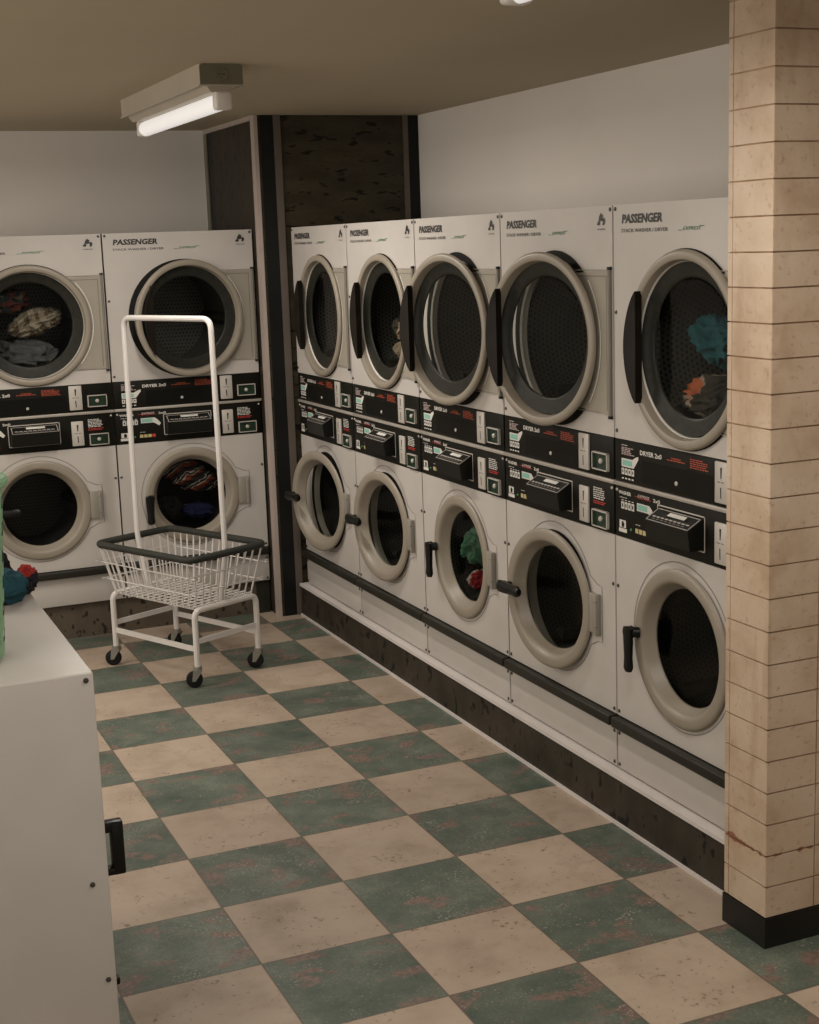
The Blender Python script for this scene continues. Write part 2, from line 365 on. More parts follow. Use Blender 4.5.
# boxed-in corner between the two rows, dark laminate in metal edging
b = MB()
b.box(XC, XW+.3, YC, YW+.3, 0, ZC, 'laminate')
b.box(XC+.06, XC+.235, YC-.012, YC, 0, ZC, 'stripblk'); b.box(2.37, XW, YC-.012, YC, 0, ZC, 'stripblk')
b.box(XC-.012, XC, YC+.11, YW-.36, 0, ZC-.06, 'laminatev'); b.box(XC-.014, XC, YW-.36, YW-.14, 0, ZC-.06, 'stripblk')
struct('wall_corner', b)
b = MB(); b.box(XC-.03, XC+.02, YC-.02, YC+.13, 0, ZC, 'mauve'); struct('trim_1', b)
b = MB(); b.box(XC+.235, XC+.33, YC-.03, YC, 0, ZC, 'mauved'); struct('trim_2', b)
b = MB(); b.box(2.30, 2.37, YC-.03, YC, 0, ZC, 'mauved'); struct('trim_3', b)
b = MB(); b.box(XC-.03, XC, YW-.14, YW, 0, ZC, 'oliv'); struct('trim_4', b)
b = MB(); b.box(XC-.035, XC, YC+.11, YW, ZC-.06, ZC, 'mauve'); struct('trim_5', b)
# plinths under both rows
YEND = -9.93
b = MB(); b.box(XB, XW, YEND, .17, 0, HB-.012, 'plinth'); struct('baseboard_right', b)
b = MB(); b.box(XB-.012, XR+.05, YEND, .182, HB-.035, HB, 'wtrim'); struct('trim_6', b)
b = MB(); b.box(XB-.018, XB, YEND, .17, 0, .03, 'wtrim'); struct('trim_7', b)
b = MB(); b.box(-11, XC-.05, YL+.06, YW, 0, HB, 'plinthb'); struct('baseboard_back', b)
b = MB(); b.box(XC-.22, XC-.035, YL+.04, YL+.06, 0, HB, 'bar'); struct('trim_8', b)
# tiled pillar on the right
px0, py0, py1, px1 = .272, -10.42, -9.94, 2.53
b = MB(); b.box(px0+.012, px1, py0+.012, py1, 0, ZC, 'grout')
rows = [.225+.2315*i for i in range(29)]
for i, z in enumerate(rows):
    z1 = min(z+.2315, ZC)-.0055; z0 = z+.0055
    if z1-z0 < .02: continue
    b.box(px0, px0+.03, py0+.0, py0+.43, z0, z1, 'ptile')
    b.box(px0, px0+.03, py0+.4375, py1+.004, z0, z1, 'ptile')
    x = px0
    while x < px1:
        b.box(x+(.004 if x == px0 else .005), min(x+.414, px1), py0-.003, py0+.03, z0, z1, 'ptile'); x += .419
struct('wall_pillar', b, None)
b = MB(); b.box(px0-.012, px1, py0-.015, py1+.01, 0, .222, 'pbase'); struct('baseboard_pillar', b)

# ------------------------------------------------------------------ stacked washer and dryer units
W, HT, DEP = 1.985, 5.235, 1.86
UX, ZB = W/2, HB
def U(u): return u-UX
def Z(z): return z-ZB
DC, DZ = 1.03, 4.12          # dryer door centre
WC, WZ = .972, 1.762         # washer door centre
def hole_panel(mb, u0, u1, z0, z1, cu, cz, R, d, k, n=96):
    ang = sorted([2*PI*i/n for i in range(n)]+[math.atan2(z-cz, u-cu) % (2*PI) for u in (u0, u1) for z in (z0, z1)])
    vs = []
    for a in ang:
        c, s_ = math.cos(a), math.sin(a)
        t = min([((u1-cu)/c if c > 1e-9 else (u0-cu)/c if c < -1e-9 else 1e9), ((z1-cz)/s_ if s_ > 1e-9 else (z0-cz)/s_ if s_ < -1e-9 else 1e9)])
        for rr, dd in ((R, d), (t, d), (t, d-.04)): vs.append((U(cu+rr*c), -dd, Z(cz+rr*s_)))
    m = len(ang); fs = []
    for i in range(m):
        j = (i+1) % m; fs += [[3*i, 3*i+1, 3*j+1, 3*j], [3*i+1, 3*i+2, 3*j+2, 3*j+1]]
    mb.add(vs, fs, k)
cache = {}
def get(key, fn):
    if key not in cache: cache[key] = fn()
    return cache[key]

def f_cabinet():
    b = MB(); z0, z1 = Z(ZB)+.002, Z(HT)
    x0, x1 = U(0), U(W)
    b.add([(x0, .03, z0), (x1, .03, z0), (x1, DEP, z0), (x0, DEP, z0), (x0, .03, z1), (x1, .03, z1), (x1, DEP, z1), (x0, DEP, z1)],
          [(0, 3, 2, 1), (4, 5, 6, 7), (1, 2, 6, 5), (2, 3, 7, 6), (3, 0, 4, 7)], 'panel')
    b.add([(x0+.01, .05, Z(2.4)), (x1-.01, .05, Z(2.4)), (x1-.01, .05, Z(3.4)), (x0+.01, .05, Z(3.4))], [(0, 1, 2, 3)], 'gap')
    b.add([(x0+.01, .05, Z(.5)), (x1-.01, .05, Z(.5)), (x1-.01, .05, Z(1.0)), (x0+.01, .05, Z(1.0))], [(0, 1, 2, 3)], 'gap')
    return b.mesh('cabinet')
def emblem(b, cu, cz, s, y):
    def p(l): return [(U(cu+x*s), Z(cz+z*s)) for x, z in l]
    b.flat(p([(-.9, -.45), (-.55, -.05), (-.35, .0), (-.1, -.3), (-.35, -.55)]), y, 'ink')
    b.flat(p([(-.5, .0), (-.35, .45), (.0, .85), (.45, .55), (.35, .05), (.0, -.1)]), y, 'ink')
    b.flat(p([(.2, .1), (.75, .3), (.95, -.1), (.7, -.55), (.35, -.5), (.45, -.15)]), y, 'ink')
def f_dryer_panel():
    b = MB(); hole_panel(b, 0, W, 3.345, HT, DC, DZ, .680, 0, 'panel')
    b.lathe([(.680, 0), (.668, -.012), (.662, -.06)], U(DC), Z(DZ), 'lip', 72)
    b.lathe([(.690, .004), (.765, .006)], U(DC), Z(DZ), 'blackrub', 72)
    b.text('PASSENGER', U(.130), U(.712), Z(5.085), Z(5.158), -.004, 'ink', bold=.04, shear=.14)
    b.text('STACK WASHER / DRYER', U(.125), U(.79), Z(5.015), Z(5.043), -.004, 'ink', bold=.01)
    b.text('EXPRESS', U(.985), U(1.225), Z(5.017), Z(5.043), -.004, 'greenink', bold=.008, shear=.45)
    for a, c, z in ((.925, .975, 5.017), (1.20, 1.265, 5.044)): b.rect(U(a), U(c), Z(z)-.002, Z(z)+.003, -.004, 'greenink')
    emblem(b, 1.812, 5.118, .072, -.004)
    b.text('PASSENGER', U(1.755), U(1.88), Z(5.041), Z(5.054), -.004, 'ink', bold=.01)
    return b.mesh('dryer_panel')
def f_plate():
    b = MB(); R = .668; u1, z0, z1 = 1.965, 3.53, 4.718
    a0 = math.asin((z1-DZ)/.70)
    n = 28; vs = []; fs = []
    for i in range(n+1):
        a = -a0+2*a0*i/n; c, s_ = math.cos(a), math.sin(a)
        zz = z0+(z1-z0)*i/n
        vs += [(U(DC+R*c), -.012, Z(DZ+min(max(R*s_, z0-DZ), z1-DZ))), (U(u1), -.012, Z(zz)), (U(u1), .002, Z(zz))]
    for i in range(n): fs += [[3*i, 3*i+1, 3*i+4, 3*i+3], [3*i+1, 3*i+2, 3*i+5, 3*i+4]]
    b.add(vs, fs, 'plate')
    for zz in (z0, z1): b.box(U(1.40), U(u1), -.012, .0, Z(zz)-.004, Z(zz)+.004, 'plate')
    b.rect(U(1.45), U(u1-.055), Z(z1-.056), Z(z1-.046), -.0135, 'platedark')
    b.rect(U(u1-.065), U(u1-.055), Z(z0+.03), Z(z1-.046), -.0135, 'platedark')
    b.tube([(U(u1-.008), -.014, Z(z0-.015)), (U(u1-.008), -.014, Z(z1+.015))], .017, 'platedark', 8)
    for zz in (z0-.022, z1+.014): b.tube([(U(u1-.008), -.014, Z(zz)-.012), (U(u1-.008), -.014, Z(zz)+.012)], .022, 'black', 8)
    pts = [(U(DC+.782*math.cos(a)), Z(DZ+.782*math.sin(a))) for a in [(-.72+1.44*i/30) for i in range(31)]]
    b.strip(pts, .012, -.016, 'lip'); 
    return b.mesh('hinge_plate')
HU = 1.955                    # dryer door hinge line
def f_ddoor():
    b = MB(); b.lathe([(.69, .014), (.745, .014), (.757, .022), (.757, .036), (.750, .048), (.735, .056), (.70, .058), (.684, .050), (.676, .030), (.668, -.02), (.664, -.045), (.69, -.045)], DC-HU, Z(DZ), 'ring', 96, closed=True)
    return b.mesh('dryer_door')
def f_dband():
    b = MB(); b.lathe([(.668, -.025), (.63, -.034), (.555, -.05), (.538, -.055), (.53, -.065)], DC-HU, Z(DZ+.012), 'band', 96)
    return b.mesh('glass_surround')
def f_dglass():
    b = MB(); b.lathe([(.534, -.056), (.40, -.062), (.2, -.066), (.001, -.067)], DC-HU, Z(DZ), 'glass', 48)
    return b.mesh('door_glass')
def f_dhandle():
    b = MB(); R, h = .73, .44; c = -.535; n = 20; vs = []
    # half-moon scoop: straight edge towards the glass, curved edge lifted off the ring
    for i in range(n+1):
        z = -h+2*h*i/n; t = max(0, 1-(z/h)**2)
        xt = c-.135*t**.9; dt = .108+.022*t**.6
        vs += [(DC-HU+c-.012, -.045, Z(DZ+z)), (DC-HU+c, -.115, Z(DZ+z)), (DC-HU+xt, -dt-.012, Z(DZ+z)), (DC-HU+xt-.004, -dt+.016, Z(DZ+z)), (DC-HU+c-.04*t-.012, -.045, Z(DZ+z))]
    m = 5; fs = [[i*m+j, i*m+(j+1) % m, (i+1)*m+(j+1) % m, (i+1)*m+j] for i in range(n) for j in range(m)]
    fs += [list(range(m-1, -1, -1)), [n*m+j for j in range(m)]]
    b.add(vs, fs, 'handle'); return b.mesh('door_handle', 30)
def drum(name, R, d0, d1, cu, cz, k, cell):
    b = MB(); n = round(2*PI*R/cell); n += n % 2; rows = (d0-d1)/(cell*.9)
    b.lathe([(R-.02, d0), (R, d0-.005)], U(cu), Z(cz), 'gap', 72)
    b.lathe([(R, d0-.005), (R, d1)], U(cu), Z(cz), k, 72, uvs=(n, [0, rows]))
    b.disc(R, d1, U(cu), Z(cz), k, 72, uvs=1/cell)
    for q in range(3):                                   # lifter vanes along the drum wall
        a = 2*PI*q/3+4.1
        c, s_ = math.cos(a), math.sin(a); t = Vector((-s_, 0, c)); r = Vector((c, 0, s_)); o = Vector((U(cu), 0, Z(cz)))
        pr = [o+r*R*.995-t*.085, o+r*(R-.10)-t*.02, o+r*(R-.10)+t*.02, o+r*R*.995+t*.085]
        vs = [(p.x, -(d0-.12), p.z) for p in pr]+[(p.x, -d1, p.z) for p in pr]
        b.add(vs, [(0, 1, 5, 4), (1, 2, 6, 5), (2, 3, 7, 6), (0, 3, 2, 1)], 'gap' if k == 'wdrum' else 'band')
    return b.mesh(name)
def coin_cup(u0, u1, z0, z1):
    def f():
        b = MB(); x0, x1, a, c = U(u0), U(u1), Z(z0), Z(z1); t = .011
        for q in ((x0, x1, a, a+t), (x0, x1, c-t, c), (x0, x0+t, a, c), (x1-t, x1, a, c)): b.box(q[0], q[1], -.03, .0, q[2], q[3], 'coin')
        b.add([(x0+t, -.028, a+t), (x1-t, -.028, a+t), (x1-t, -.028, c-t), (x0+t, -.028, c-t), (x0+.02, -.007, a+.016), (x1-.02, -.007, a+.016), (x1-.02, -.007, c-.016), (x0+.02, -.007, c-.016)],
              [(0, 1, 5, 4), (1, 2, 6, 5), (2, 3, 7, 6), (3, 0, 4, 7), (4, 5, 6, 7)], 'cup')
        b.lathe([(.024, .0), (.024, .012), (.016, .02), (.001, .022)], (x0+x1)/2, (a+c)/2, 'coin', 16, y=-.008)
        return b.mesh('coin_return')
    return f
def coin_plate(u0, u1, z0, z1):
    def f():
        b = MB(); b.rbox(U(u0), U(u1), -.024, -.002, Z(z0), Z(z1), 'coin', .008)
        uc = U((u0+u1)/2); zc = Z((z0+z1)/2)
        for q in (-1, 1):
            b.add([(uc-.006, -.0245, zc+q*.075-.045), (uc+.006, -.0245, zc+q*.075-.045), (uc+.010*(q > 0)+.004, -.0245, zc+q*.075+.04), (uc-.010, -.0245, zc+q*.075+.04)], [(0, 1, 2, 3)], 'ink')
        b.lines(uc-.045, uc+.05, zc-.008, zc+.008, 1, -.0245, 'groove', 0)
        return b.mesh('coin_slot_plate')
    return f
def frame_strip(b, u0, u1, z0, z1, w, y, k):
    for q in ((u0, u1, z0, z0+w), (u0, u1, z1-w, z1), (u0, u0+w, z0, z1), (u1-w, u1, z0, z1)): b.rect(U(q[0]), U(q[1]), Z(q[2]), Z(q[3]), y, k)
def f_dconsole():
    b = MB(); z0, z1 = 2.99, 3.34
    b.rbox(U(.003), U(W-.003), -.004, .04, Z(z0), Z(z1), 'console', .004)
    y = -.0055
    b.rect(U(.42), U(1.40), Z(3.02), Z(3.205), y, 'consoled')
    b.lines(.105+U(0), U(.20), Z(3.292), Z(3.302), 1, y, 'white', 0)
    b.lines(U(.105), U(.30), Z(3.215), Z(3.282), 5, y, 'pink')
    b.text('DRYER 2x0', U(.385), U(.70), Z(3.245), Z(3.285), y, 'white', bold=.03)
    b.text('WARNING', U(.83), U(.965), Z(3.265), Z(3.282), y, 'red', bold=.02); b.lines(U(.775), U(1.02), Z(3.244), Z(3.26), 1, y, 'red', .0)
    b.lines(U(1.09), U(1.345), Z(3.222), Z(3.302), 5, y, 'red')
    b.flat([(U(.105), Z(3.12)), (U(.29), Z(3.12)), (U(.33), Z(3.165)), (U(.36), Z(3.2)), (U(.36), Z(3.225)), (U(.32), Z(3.215)), (U(.27), Z(3.19)), (U(.105), Z(3.19))], y, 'white')
    b.rect(U(.12), U(.265), Z(3.132), Z(3.178), y-.001, 'teal')
    for q in range(4): b.rect(U(.105+q*.05), U(.145+q*.05), Z(3.055), Z(3.108), y, 'white'); b.rect(U(.118+q*.05), U(.132+q*.05), Z(3.07), Z(3.095), y-.001, 'console')
    for q in range(4): b.rect(U(.108+q*.05), U(.138+q*.05), Z(3.018), Z(3.03), y, 'white')
    b.lathe([(.019, .006), (.016, .012), (.001, .014)], U(.905), Z(3.083), 'coin', 16)
    return b.mesh('dryer_console')
def f_divider():
    b = MB(); b.rbox(U(-.005), U(W+.012), -.018, .04, Z(2.953), Z(2.988), 'alu', .006); return b.mesh('console_divider')
def f_wconsole():
    b = MB(); z0, z1 = 2.522, 2.95
    b.rbox(U(.003), U(W-.003), -.004, .04, Z(z0), Z(z1), 'console', .004)
    y = -.0055
    b.text('WASHER', U(.055), U(.245), Z(2.885), Z(2.915), y, 'white', bold=.03)
    b.text('EXPRESS', U(.345), U(.525), Z(2.895), Z(2.918), y, 'pink', bold=.02, shear=.4); b.rect(U(.30), U(.345), Z(2.895), Z(2.899), y, 'deepred'); b.rect(U(.345), U(.54), Z(2.886), Z(2.891), y, 'deepred')
    b.text('2x0', U(.575), U(.675), Z(2.885), Z(2.915), y, 'white', bold=.02)
    b.lines(U(.07), U(.19), Z(2.852), Z(2.862), 1, y, 'white', 0)
    for q in range(4): b.rect(U(.095+q*.052), U(.137+q*.052), Z(2.765), Z(2.825), y, 'white'); b.rect(U(.108+q*.052), U(.124+q*.052), Z(2.78), Z(2.81), y-.001, 'console')
    for q in range(4): b.rect(U(.10+q*.052), U(.13+q*.052), Z(2.835), Z(2.842), y, 'white')
    b.flat([(U(.335), Z(2.78)), (U(.50), Z(2.78)), (U(.53), Z(2.765)), (U(.575), Z(2.735)), (U(.60), Z(2.765)), (U(.555), Z(2.82)), (U(.52), Z(2.845)), (U(.335), Z(2.845))], y, 'white')
    b.rect(U(.345), U(.49), Z(2.79), Z(2.835), y-.001, 'teal')
    b.rect(U(.065), U(.165), Z(2.605), Z(2.668), y, 'white'); b.rect(U(.055), U(.18), Z(2.565), Z(2.598), y, 'white')
    b.flat([(U(.10), Z(2.61)), (U(.135), Z(2.61)), (U(.142), Z(2.64)), (U(.12), Z(2.66)), (U(.10), Z(2.65))], y-.001, 'console')
    b.lathe([(.013, .004), (.010, .012), (.001, .013)], U(.245), Z(2.605), 'grass_green', 12)
    b.lines(U(.315), U(.40), Z(2.655), Z(2.664), 1, y, 'white', 0)
    for q, k in enumerate(('yellow', 'yellow', 'yellow', 'deepred')): b.rect(U(.31+q*.055), U(.355+q*.055), Z(2.59), Z(2.63), y, k)
    frame_strip(b, .635, 1.29, 2.60, 2.882, .011, y, 'coin'); b.rect(U(.646), U(1.279), Z(2.611), Z(2.871), y+.0006, 'consoled')
    b.lines(U(1.65), U(1.85), Z(2.775), Z(2.885), 6, y, 'white'); b.lines(U(1.65), U(1.85), Z(2.735), Z(2.768), 2, y, 'deepred', .1)
    for u in (.03, 1.955): b.lathe([(.014, .005), (.010, .012), (.001, .013)], U(u), Z(2.915), 'coin', 12)
    return b.mesh('washer_console')
def f_soap():
    b = MB(); u0, u1 = U(.66), U(1.262); zt, zf, zb, d = Z(2.858), Z(2.775), Z(2.618), .145
    vs = [(u0, -.004, zt), (u1, -.004, zt), (u0, -d, zf), (u1, -d, zf), (u0, -d+.02, zb), (u1, -d+.02, zb), (u0, -.004, zb), (u1, -.004, zb)]
    b.add(vs, [(0, 2, 3, 1), (2, 4, 5, 3), (4, 6, 7, 5), (0, 6, 4, 2), (1, 3, 5, 7)], 'black')
    def on(s, t, e=.003):                                # point on the slanted lid: s across, t front->back
        y = -d+(d-.004)*t; z = zf+(zt-zf)*t; return (u0+(u1-u0)*s, y-e, z+e)
    def quad(s0, s1, t0, t1, k, e=.003): b.add([on(s0, t0, e), on(s1, t0, e), on(s1, t1, e), on(s0, t1, e)], [(0, 1, 2, 3)], k)
    for q in ((.02, .98, .06, .10), (.02, .98, .90, .94), (.02, .035, .06, .94), (.965, .98, .06, .94)): quad(*q, 'coin')
    quad(.33, .72, .60, .84, 'white')
    for i in range(9): quad(.08+i*.095, .08+i*.095+.07, .34, .42, 'coin'); 
    for i in range(8): quad(.12+i*.095, .12+i*.095+.06, .20, .26, 'groove')
    return b.mesh('soap_drawer')
def f_wpanel():
    b = MB(); hole_panel(b, 0, W, .945, 2.518, WC, WZ, .545, 0, 'panel')
    b.lathe([(.545, 0), (.535, -.015), (.535, -.075), (.58, -.075)], U(WC), Z(WZ), 'lipw', 72)
    b.lathe([(.548, .003), (.625, .004)], U(WC), Z(WZ), 'blackrub', 72)
    R = .688; a0 = math.radians(27)
    pts = [(U(.965+R*math.cos(a)), Z(1.773+R*math.sin(a))) for a in [a0+(2*PI-2*a0)*i/90 for i in range(91)]]
    e = [(1.655, 1.498), (1.70, 1.518), (1.77, 1.523), (1.77, 2.023), (1.70, 2.028), (1.655, 2.048)]
    b.strip(pts+[(U(u), Z(z)) for u, z in e], .007, -.003, 'groove', closed=True)
    return b.mesh('washer_panel')
WH = 1.655
def f_wdoor():
    b = MB(); b.lathe([(.60, .004), (.636, .004), (.647, .012), (.644, .024), (.633, .034), (.614, .039), (.57, .039), (.548, .036), (.534, .026), (.522, 0), (.474, -.082), (.49, -.082)], WC-WH, Z(WZ), 'ring', 96, closed=True)
    return b.mesh('washer_door')
def f_wglass():
    b = MB(); b.lathe([(.478, -.072), (.44, -.082), (.34, -.09), (.2, -.094), (.001, -.095)], WC-WH, Z(WZ), 'glass', 48)
    return b.mesh('door_glass')
def f_lever(mode):
    def f():
        b = MB(); o = Vector((.360-WH, 0, Z(1.775)))
        b.tube([o+Vector((.045, -.03, 0)), o+Vector((.0, -.115, 0))], .046, 'black', 12)
        b.tube([o+Vector((0, -.075, 0)), o+Vector((0, -.135, 0))], .053, 'black', 12)
        if mode == 'down': dirv = Vector((0, 0, -1))
        elif mode == 'out': dirv = Vector((-.93, -.25, .1)).normalized()
        else: dirv = Vector((1, -.1, .02)).normalized()
        side = dirv.cross(Vector((0, 1, 0))).normalized(); nrm = side.cross(dirv)
        L_ = .30; vs = []; prof = [(-.04, .05, .034), (.05, .05, .034), (.22, .040, .03), (L_, .046, .034), (L_+.035, .03, .024)]
        for t, w, h in prof:
            c = o+Vector((0, -.112, 0))+dirv*t
            for a in range(8):
                an = PI/8+a*PI/4; vs.append(tuple(c+side*w*math.cos(an)*1.2+nrm*h*math.sin(an)*1.1))
        n = 8; fs = [[i*n+j, i*n+(j+1) % n, (i+1)*n+(j+1) % n, (i+1)*n+j] for i in range(len(prof)-1) for j in range(n)]
        fs += [list(range(n-1, -1, -1)), [(len(prof)-1)*n+j for j in range(n)]]
        b.add(vs, fs, 'black'); return b.mesh('door_lever', 40)
    return f
def f_whinge():
    b = MB(); b.rbox(U(1.60), U(1.72), -.036, .0, Z(1.59), Z(1.945), 'hinge', .006)
    b.rbox(U(1.708), U(1.745), -.055, .0, Z(1.575), Z(1.95), 'hinge', .010)
    for z in (1.66, 1.88): b.box(U(1.706), U(1.747), -.0565, -.03, Z(z)-.003, Z(z)+.003, 'groove')
    return b.mesh('washer_hinge')
def f_bar():
    b = MB(); b.rbox(U(.004), U(W-.004), -.075, .03, Z(.845), Z(.935), 'bar', .014, 3); return b.mesh('trim_bar')
def f_lower():
    b = MB(); b.rbox(U(0), U(W), .0, .04, Z(.468), Z(.835), 'panel', .005); return b.mesh('lower_panel')
def f_screw():
    b = MB(); b.lathe([(.0165, 0), (.0155, .006), (.008, .010), (.001, .010)], 0, 0, 'screw', 10); return b.mesh('screw')

SCREWS = [(.030, 5.203), (1.955, 5.203), (.030, 4.38), (.030, 3.41), (.030, 2.089), (1.957, 2.089), (.030, .985), (1.957, .985), (.030, .785), (1.955, .785), (.030, .502), (1.953, .502)]
def machine(loc, rz, label, dopen, wopen, lever):
    t = bpy.data.objects.new('stacked_washer_dryer', None); C.objects.link(t); t.location = Vector(loc)*S; t.rotation_euler = (0, 0, rz)
    t.empty_display_size = .2
    tag(t, label, 'washer dryer', 'stacked washer dryers along the two walls')
    P = lambda n, f, key=None, par=None, **k: link(n, get(key or n, f), par or t, **k)
    P('cabinet', f_cabinet); P('dryer_panel', f_dryer_panel); P('hinge_plate', f_plate)
    dd = P('dryer_door', f_ddoor, loc=(U(HU), 0, 0), rot=(0, 0, math.radians(dopen)))
    P('glass_surround', f_dband, par=dd); P('door_glass', f_dglass, 'dg', dd); P('door_handle', f_dhandle, par=dd)
    P('dryer_drum', lambda: drum('dryer_drum', .66, -.062, -1.45, DC, DZ, 'ddrum', .050))
    c = P('dryer_console', f_dconsole)
    P('coin_slot_plate', coin_plate(1.432, 1.597, 3.018, 3.33), 'cp1', c); P('coin_return', coin_cup(1.665, 1.915, 3.045, 3.197), 'cc1', c)
    P('console_divider', f_divider)
    c = P('washer_console', f_wconsole)
    P('coin_slot_plate', coin_plate(1.432, 1.585, 2.555, 2.872), 'cp2', c); P('coin_return', coin_cup(1.655, 1.905, 2.548, 2.697), 'cc2', c); P('soap_drawer', f_soap, par=c)
    P('washer_panel', f_wpanel)
    wd = P('washer_door', f_wdoor, loc=(U(WH), 0, 0), rot=(0, 0, math.radians(wopen)))
    P('door_glass', f_wglass, 'wg', wd); P('door_lever', f_lever(lever), 'lv'+lever, wd)
    P('washer_hinge', f_whinge); P('washer_drum', lambda: drum('washer_drum', .58, -.077, -1.35, WC, WZ, 'wdrum', .046))
    P('trim_bar', f_bar); P('lower_panel', f_lower)
    for u, z in SCREWS: link('screw', get('screw', f_screw), t, (U(u), 0, Z(z)))
    return t
PITCH = 2.006
RIGHT = [('stacked washer dryer in right row farthest from the pillar, beside the dark corner', 0, 11, 'in'),
         ('stacked washer dryer second from the corner in right row, tan clothes in upper drum', 0, 7, 'in'),
         ('stacked washer dryer in the middle of right row with green laundry in lower drum', 8.6, 0, 'down'),
         ('stacked washer dryer second from the tiled pillar, upper door ajar and both drums empty', 8.8, 7, 'in'),
         ('stacked washer dryer half behind the tiled pillar, teal laundry in its upper drum', 0, 0, 'down')]
RM = [machine((XR, .097-PITCH*i-UX, ZB), -PI/2, l, a, w, h) for i, (l, a, w, h) in enumerate(RIGHT)]
LX = -1.785
LEFT = [('stacked washer dryer in back row beside the dark corner, striped laundry in lower drum', 8.6, 0, 'down'),
        ('stacked washer dryer in back row at left picture edge, jeans in upper drum', 0, 0, 'in'),]
LM = [machine((LX+UX-PITCH*i, YL, ZB), 0, l, a, w, h) for i, (l, a, w, h) in enumerate(LEFT)]

# ------------------------------------------------------------------ laundry
def garment(name, mtl, size, loc, label, cat, seed, rot=(0, 0, 0), amp=.28, freq=2.2, group=None, flat=0, sub=5, drum=None):
    bm = bmesh.new(); bmesh.ops.create_icosphere(bm, subdivisions=sub, radius=1)
    o = Vector((seed*7.13, seed*3.7, seed*1.9))
    for v in bm.verts:
        p = v.co.normalized(); q = p*freq+o
        w = Vector((noise.noise(q*.8), noise.noise(q*.8+Vector((5, 1, 2))), noise.noise(q*.8+Vector((1, 7, 3)))))
        q2 = q+w*.9
        h = (1-abs(noise.noise(q2))*2.2)*.55+(1-abs(noise.noise(q2*2.1))*2.2)*.28+(1-abs(noise.noise(q2*4.6))*2.2)*.12
        r = 1-amp+amp*1.3*h+.12*noise.noise(q*.5)
        v.co = p*r
        if flat and v.co.z < -flat: v.co.z = -flat+(v.co.z+flat)*.08
    R = Matrix.Rotation(rot[2], 3, 'Z') @ Matrix.Rotation(rot[1], 3, 'Y') @ Matrix.Rotation(rot[0], 3, 'X')
    for v in bm.verts: v.co = R @ Vector((v.co.x*size[0], v.co.y*size[1], v.co.z*size[2]))
    if drum:                                              # settle against the drum wall
        ax, cc, cz, Rm = drum
        for v in bm.verts:
            h = v.co[ax]+loc[ax]-cc; g = v.co.z+loc[2]-cz; q = math.hypot(h, g)
            if q > Rm: k = (Rm-.02*min(1, (q-Rm)*2))/q; v.co[ax] = cc+h*k-loc[ax]; v.co.z = cz+g*k-loc[2]
    mb = MB(); mb.bm(bm, mtl); me = mb.mesh(name, 180)
    ob = link(name, me, None, loc); tag(ob, label, cat, group); return ob
def dr(i, side, up):
    cu, cz, R = (DC, DZ, .545) if up else (WC, WZ, .465)
    return (1, .097-PITCH*i-cu, cz, R) if side == 'R' else (0, LX-PITCH*i+cu, cz, R)
def inm(i, side, u, d, z):                             # a point inside a machine, in world tiles
    if side == 'R': return (XR-d, .097-PITCH*i-u, z)
    return (LX-PITCH*i+u, YL-d, z)
m_jean = cloth_mat('grey_denim', [(.115, .12, .125)])
m_plaid = cloth_mat('tan_plaid', [(.36, .31, .24), (.13, .085, .05), (.03, .03, .03)], 'plaid', 14)
m_darkp = cloth_mat('dark_print', [(.02, .02, .02), (.16, .11, .08), (.015, .03, .03), (.10, .03, .025)], 'patch', 9)
m_stripe = cloth_mat('striped_shirt', [(.025, .02, .02), (.22, .045, .028), (.42, .38, .33)], 'stripe', 15)
m_black = cloth_mat('black_cloth', [(.014, .014, .016)])
m_blue = cloth_mat('navy_cloth', [(.016, .022, .075), (.018, .024, .08), (.018, .024, .08), (.42, .34, .16)], 'patch', 5)
m_tan = cloth_mat('tan_cloth', [(.30, .23, .165)])
m_brown = cloth_mat('rust_cloth', [(.20, .085, .04), (.33, .27, .21), (.05, .04, .03)], 'patch', 8)
m_teal = cloth_mat('teal_cloth', [(.018, .105, .125)])
m_grey = cloth_mat('dark_grey_cloth', [(.055, .06, .058)])
m_floral = cloth_mat('floral_cloth', [(.025, .025, .022), (.045, .042, .034), (.035, .032, .028), (.05, .045, .035), (.36, .29, .22), (.46, .13, .06)], 'patch', 8)
m_green = cloth_mat('green_fleece', [(.11, .28, .18)])
m_redw = cloth_mat('red_white_cloth', [(.30, .018, .025), (.33, .02, .03), (.30, .018, .025), (.48, .42, .38)], 'patch', 7)
m_tealb = cloth_mat('petrol_blue_cloth', [(.022, .075, .10)])
m_redb = cloth_mat('red_black_cloth', [(.02, .02, .024), (.32, .032, .028), (.36, .035, .03)], 'patch', 6)

G = 'laundry in the machine drums'
garment('jeans', m_jean, (.50, .34, .24), inm(1, 'L', 1.00, -.52, 3.71), 'grey denim jeans at the bottom of the upper drum by the left picture edge', 'clothes', 1, (0, .12, 0), .34, 1.7, drum=dr(1, 'L', True), group=G, flat=.8)
garment('plaid_shirt', m_plaid, (.38, .24, .165), inm(1, 'L', 1.16, -.48, 4.15), 'tan plaid shirt lying on grey jeans in an upper drum', 'clothes', 2, (.1, -.3, 0), .34, 1.8, drum=dr(1, 'L', True), group=G)
garment('printed_blouse', m_darkp, (.32, .24, .18), inm(1, 'L', .82, -.56, 4.42), 'dark printed blouse above the plaid shirt in an upper drum', 'clothes', 3, (0, -.1, 0), drum=dr(1, 'L', True), group=G)
garment('striped_shirt', m_stripe, (.43, .22, .20), inm(0, 'L', 1.04, -.38, 1.97), 'red black and white striped shirt in the lower drum behind the cart bar', 'clothes', 4, (0, .35, 0), .36, 2.0, drum=dr(0, 'L', False), group=G)
